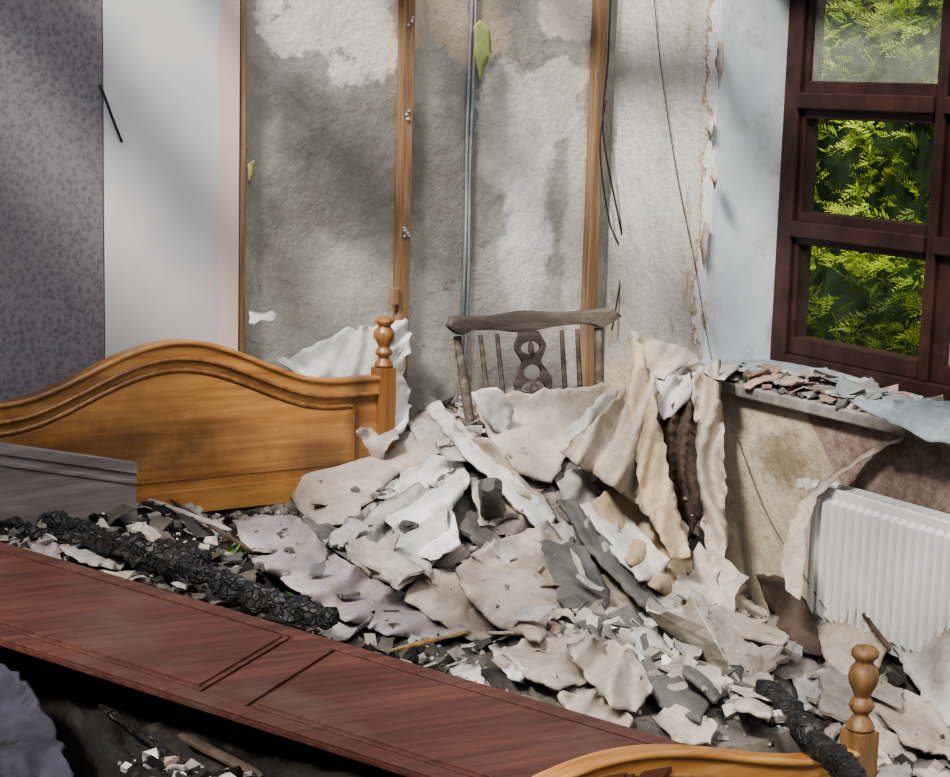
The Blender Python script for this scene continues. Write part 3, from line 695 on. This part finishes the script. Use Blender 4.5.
while cnt<330:
    x=random.uniform(1.6,XR-.10); y=random.uniform(2.5,4.6)
    L=.07+.28*random.random()**1.5; 
    if x<2.2: L*=.42
    if not okpos(x,y,L*.4): continue
    cnt+=1
    cz=cover.get((int(x/.03),int(y/.03)))
    hz=H(x,y)
    if cz is not None:
        if random.random()<.8: continue
        if cz-hz>.14: continue
        hz=cz; L*=.5
    g=random.random(); v=random.uniform(.28,.48)
    col=(v,v*.90,v*.78) if g<.60 else ((v,v*.95,v*.89) if g<.76 else ((v*.34,v*.32,v*.30) if g<.88 else (v*.7,v*.54,v*.43)))
    if g>.985: col=(.55,.54,.52)
    if x<2.15 and random.random()<.6: col=tuple(q*.25 for q in col)
    nrm=hn(x,y); al=Vector((0,0,1)).rotation_difference(nrm).to_matrix()
    plate(b,Vector((x,y,hz+.012+.09*L)),L,L*random.uniform(.4,.9),col,al@rrot(.26),random.uniform(-.6,.45),random.choice([.003,.006,.010,.012]))
cnt=0
while cnt<15000:
    x=random.uniform(1.0,XR-.03); y=random.uniform(2.3,4.85)
    if not okpos(x,y): continue
    cnt+=1
    cz=cover.get((int(x/.03),int(y/.03)))
    s=.003+.022*random.random()**4*(.8 if x<2.4 else 1.3)
    if cz is not None:
        if random.random()<.95: continue
        s*=.28; z=max(cz+.002,H(x,y))
        if z-H(x,y)>.15: continue
    else: z=H(x,y)
    p=Vector((x,y,z+s*.3)); col=dcol(x,y)
    if random.random()<.35: chunk(b,p,s*2,s*1.4,s*.3,col,rrot(.4))
    else: chunk(b,p,s,s*.8,s*.65,col,rrot(1.5))
b.obj('rubble_pile')
b=MB()
for i in range(420):
    y=random.uniform(3.3,W1-.03); x=random.uniform(XR-.03,XW-.02); s=.004+.018*random.random()**2.5
    v=random.uniform(.16,.4); g=random.random(); col=(v,v*.74,v*.62) if g<.4 else ((v,v*1.02,v*1.04) if g<.6 else (v*.4,v*.38,v*.35))
    chunk(b,Vector((x,y,SZ+.006+s*.4)),s*1.7,s*1.2,s*.5,col,rrot(.4))
for i in range(46):
    y=random.uniform(3.35,W1-.1); x=random.uniform(XR-.0,XW-.09); L=random.uniform(.06,.16); v=random.uniform(.22,.42)
    plate(b,Vector((x,y,SZ+.03)),L,L*.6,random.choice([(v,v*.74,v*.62),(v,v*.74,v*.62),(v,v*.98,v*.95),(v*.9,v,v),(v*.4,v*.38,v*.36)]),rrot(.18),random.uniform(-.3,.3),.004)
b.obj('sill_rubble')
# ------------------------------------------------------------ wardrobe door
b=MB()
DM=Matrix((U,Wd,Nd)).transposed().to_4x4(); DM.translation=A
T=.02
b.box((0,0,-T),(DL,DW,-.007),MAHO,DM)
def dslab(u0,u1,w0,w1,z1,m=MAHO): b.box((u0,w0,-.009),(u1,w1,z1),m,DM)
e=.042; q=onZ(257,672,.54); mid=(q-A).dot(U)
dslab(0,DL,0,e,0); dslab(0,DL,DW-e,DW,0)
for u0,u1 in ((0,e),(mid-.05,mid+.05),(DL-e,DL)): dslab(u0,u1,e,DW-e,0)
for u0,u1 in ((e,mid-.05),(mid+.05,DL-e)):
    dslab(u0+.009,u1-.009,e+.009,DW-e-.009,-.001)
    dslab(u0+.020,u1-.020,e+.020,DW-e-.020,.004)
b.obj('wardrobe_door',.002)
DRW=wood('weathered_drawer_wood',[(.3,(.085,.068,.062)),(.5,(.16,.138,.13)),(.7,(.27,.24,.23))],'X',.4,.4,9)
b=MB(); P0=onY(-40,437,4.52); P1=onY(137,463,4.50); z0=.45
vs=[P0,P1,Vector((P1.x,P1.y,z0)),Vector((P0.x,P0.y,z0))]; off=Vector((0,.022,0))
b.add(vs+[v+off for v in vs],[(0,3,2,1),(4,5,6,7),(0,1,5,4),(1,2,6,5),(2,3,7,6),(3,0,4,7)],DRW)
for f0,f1,dy in ((0,.10,-.008),(.16,.20,-.006)):
    q=[P0+(Vector((0,0,-f0*.3))),P1+Vector((0,0,-f0*.3)),P1+Vector((0,0,-f1*.3)),P0+Vector((0,0,-f1*.3))]
    b.add([v+Vector((0,dy,0)) for v in q]+[v+Vector((0,.001,0)) for v in q],[(0,3,2,1),(4,5,6,7),(0,1,5,4),(1,2,6,5),(2,3,7,6),(3,0,4,7)],DRW)
b.obj('drawer_front',.002)
# ------------------------------------------------------------ charred beams
def beam(name,p0,p1,w,h,m,amp=.012,seg=40):
    p0=Vector(p0);p1=Vector(p1); d=(p1-p0).normalized(); e1=d.cross(Vector((0,0,1))).normalized(); e2=e1.cross(d)
    b=MB(); vs=[];fs=[]; K=16; sd=random.random()*40
    for i in range(seg+1):
        for k_ in range(K):
            an=2*math.pi*k_/K; cx=math.copysign(abs(math.cos(an))**.55,math.cos(an)); cy=math.copysign(abs(math.sin(an))**.55,math.sin(an))
            p=p0+(p1-p0)*(i/seg); o_=e1*cx*w+e2*cy*h
            n_=1+ (amp/w)*(noise.noise((p+o_)*18+Vector((sd,0,0)))*1.6 + (abs(noise.noise((p+o_)*40)))*1.5-.3)
            if i in (0,seg): n_*=.6
            vs.append(p+o_*n_)
    for j in range(seg):
        for i in range(K): fs.append((j*K+i,j*K+(i+1)%K,(j+1)*K+(i+1)%K,(j+1)*K+i))
    fs.append(tuple(range(K))[::-1]); fs.append(tuple(seg*K+i for i in range(K)))
    b.add(vs,fs,m,None,False); return b.obj(name)
beam('charred_timber',onZ(-30,492,.60),onZ(335,622,.52),.024,.024,CHAR,.012,110)
beam('charred_timber',onZ(-30,520,.58),onZ(210,560,.54),.018,.020,CHAR,.012,70)
beam('charred_timber',onZ(766,686,.38),onZ(885,812,.49),.025,.021,CHAR,.007,50)
beam('broken_post',onZ(488,484,.70),onZ(498,530,.50),.03,.03,DGREY,.006,12)
def stick(name,a1,z1,a2,z2,w,h,m): return beam(name,onZ(*a1,z1),onZ(*a2,z2),w,h,m,.002,10)
stick('broken_lath',(392,650),.52,(468,632),.53,.006,.004,PINEF)
stick('broken_lath',(150,500),.56,(230,530),.54,.01,.005,GREYP)
stick('broken_lath',(862,612),.3,(890,650),.27,.007,.005,DBRN)
stick('broken_lath',(180,735),.44,(262,777),.40,.012,.006,DBRN)
stick('broken_lath',(100,705),.44,(190,770),.40,.008,.006,CHAR)
stick('broken_lath',(170,500),.55,(250,550),.53,.006,.005,DBRN)
sheet('duvet',[(-60,640,3.80),(4,664,3.76),(30,690,3.68),(52,722,3.58),(66,760,3.47),(74,800,3.38),(-60,800,3.36)],DUV,.016,(.04,50,.8),.01,step=7,rag=4,free=True)
sheet('crumpled_cloth',[(0,545),(30,535),(60,545),(62,560),(20,560)],LIL,.01,(.03,14,.3),.003,lift=.05,step=4)
sheet('crumpled_cloth',[(100,548),(150,555),(190,560),(240,600),(210,604),(150,582)],DGREY,.014,(.03,24,.3),.003,lift=.05)
sheet('crumpled_cloth',[(60,545),(100,540),(130,556),(120,570),(80,562)],GREYP,.014,(.03,14,.3),.003,lift=.07)
sheet('crumpled_cloth',[(150,575),(185,560),(200,575),(185,590)],GREYP,.014,(.03,14,.3),.003,lift=.07,step=4)
LEAF=simple('young_leaf',(.06,.20,.02),(.12,.32,.04),20,.5)
def weed(px,py,n=6,s=.03):
    b=MB(); base=atD(px,py,heapD(px,py)-.02)
    for i in range(n):
        an=random.uniform(0,6.28); el=random.uniform(.2,1.2); d=Vector((math.cos(an)*math.cos(el),math.sin(an)*math.cos(el),math.sin(el))); sd=d.cross(Vector((0,0,1))).normalized()
        b.tube([base,base+d*s*.8],.001,LEAF,5)
        q=base+d*s*.8; b.add([q,q+d*s*.4+sd*s*.3,q+d*s,q+d*s*.4-sd*s*.3],[(0,1,2,3)],LEAF)
    b.obj('weed_seedling')
weed(312,606,5,.045); weed(228,560,4,.032); weed(690,614,4,.03)
# ------------------------------------------------------------ hedge
b=MB(); XH=5.35
vs=[];fs=[]; NY,NZ=60,34
for j in range(NZ+1):
    for i in range(NY+1):
        y=2+7*i/NY; z=-.1+3.5*j/NZ; vs.append((XH+.32+.25*noise.noise(Vector((y*1.5,z*1.5,0))),y,z))
for j in range(NZ):
    for i in range(NY): q=j*(NY+1)+i; fs.append((q,q+NY+1,q+NY+2,q+1))
b.add(vs,fs,HDARK,(.01,.02,.005))  # dark backing sheet, stands in for the shaded voids of the hedge
FM=b.mid(FOL)
for _ in range(13500):
    y=random.uniform(2.6,8.2); z=random.uniform(.1,3.1)
    lump=noise.noise(Vector((y*3.2,z*3.2,5)))
    if lump<-.28 and random.random()<.65: continue
    x=XH+.18-.4*lump+random.uniform(-.05,.16)
    main=Vector((-random.uniform(.3,1),random.uniform(-.9,.9),random.uniform(-.3,1))).normalized()
    L=random.uniform(.07,.14); nl=Vector((-.6,random.uniform(-.8,.8),.6)).normalized(); sd=main.cross(nl).normalized()
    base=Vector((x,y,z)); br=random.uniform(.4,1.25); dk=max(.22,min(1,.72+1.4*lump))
    cv=Vector((0,0,-1))
    for s_ in (-1,1):
        for k_ in range(7):
            t=(k_+.5)/7; p=base+main*L*t+cv*(L*.25*t*t)
            ln=L*.40*(1-.7*t)*random.uniform(.7,1.3); d=(sd*s_+main*1.2+Vector((0,0,random.uniform(-.3,.3)))).normalized(); w=nl.cross(d)*ln*.15
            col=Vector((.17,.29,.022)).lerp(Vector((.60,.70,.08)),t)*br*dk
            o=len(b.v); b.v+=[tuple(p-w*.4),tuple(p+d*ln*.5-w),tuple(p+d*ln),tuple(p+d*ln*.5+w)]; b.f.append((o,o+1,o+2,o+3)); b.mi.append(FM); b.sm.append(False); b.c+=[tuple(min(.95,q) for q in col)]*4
b.obj('conifer_hedge')
# ------------------------------------------------------------ light
w=bpy.data.worlds.new('sky'); S.world=w; w.use_nodes=True; nt=w.node_tree
bg=nt.nodes['Background']; sky=nt.nodes.new('ShaderNodeTexSky'); sky.sky_type='NISHITA'; sky.sun_disc=False; sky.sun_elevation=math.radians(52); sky.sun_rotation=math.radians(200)
sky.dust_density=3; sky.air_density=1.0
hs=nt.nodes.new('ShaderNodeHueSaturation'); hs.inputs['Saturation'].default_value=.4
nt.links.new(sky.outputs[0],hs.inputs['Color']); nt.links.new(hs.outputs[0],bg.inputs[0]); bg.inputs[1].default_value=.26
sl=bpy.data.lights.new('sun','SUN'); sl.energy=7.3; sl.angle=math.radians(9); sl.color=(1,.955,.88)
so=bpy.data.objects.new('sun',sl); S.collection.objects.link(so)
so.rotation_euler=Vector((.74,.36,-.84)).to_track_quat('-Z','Y').to_euler()
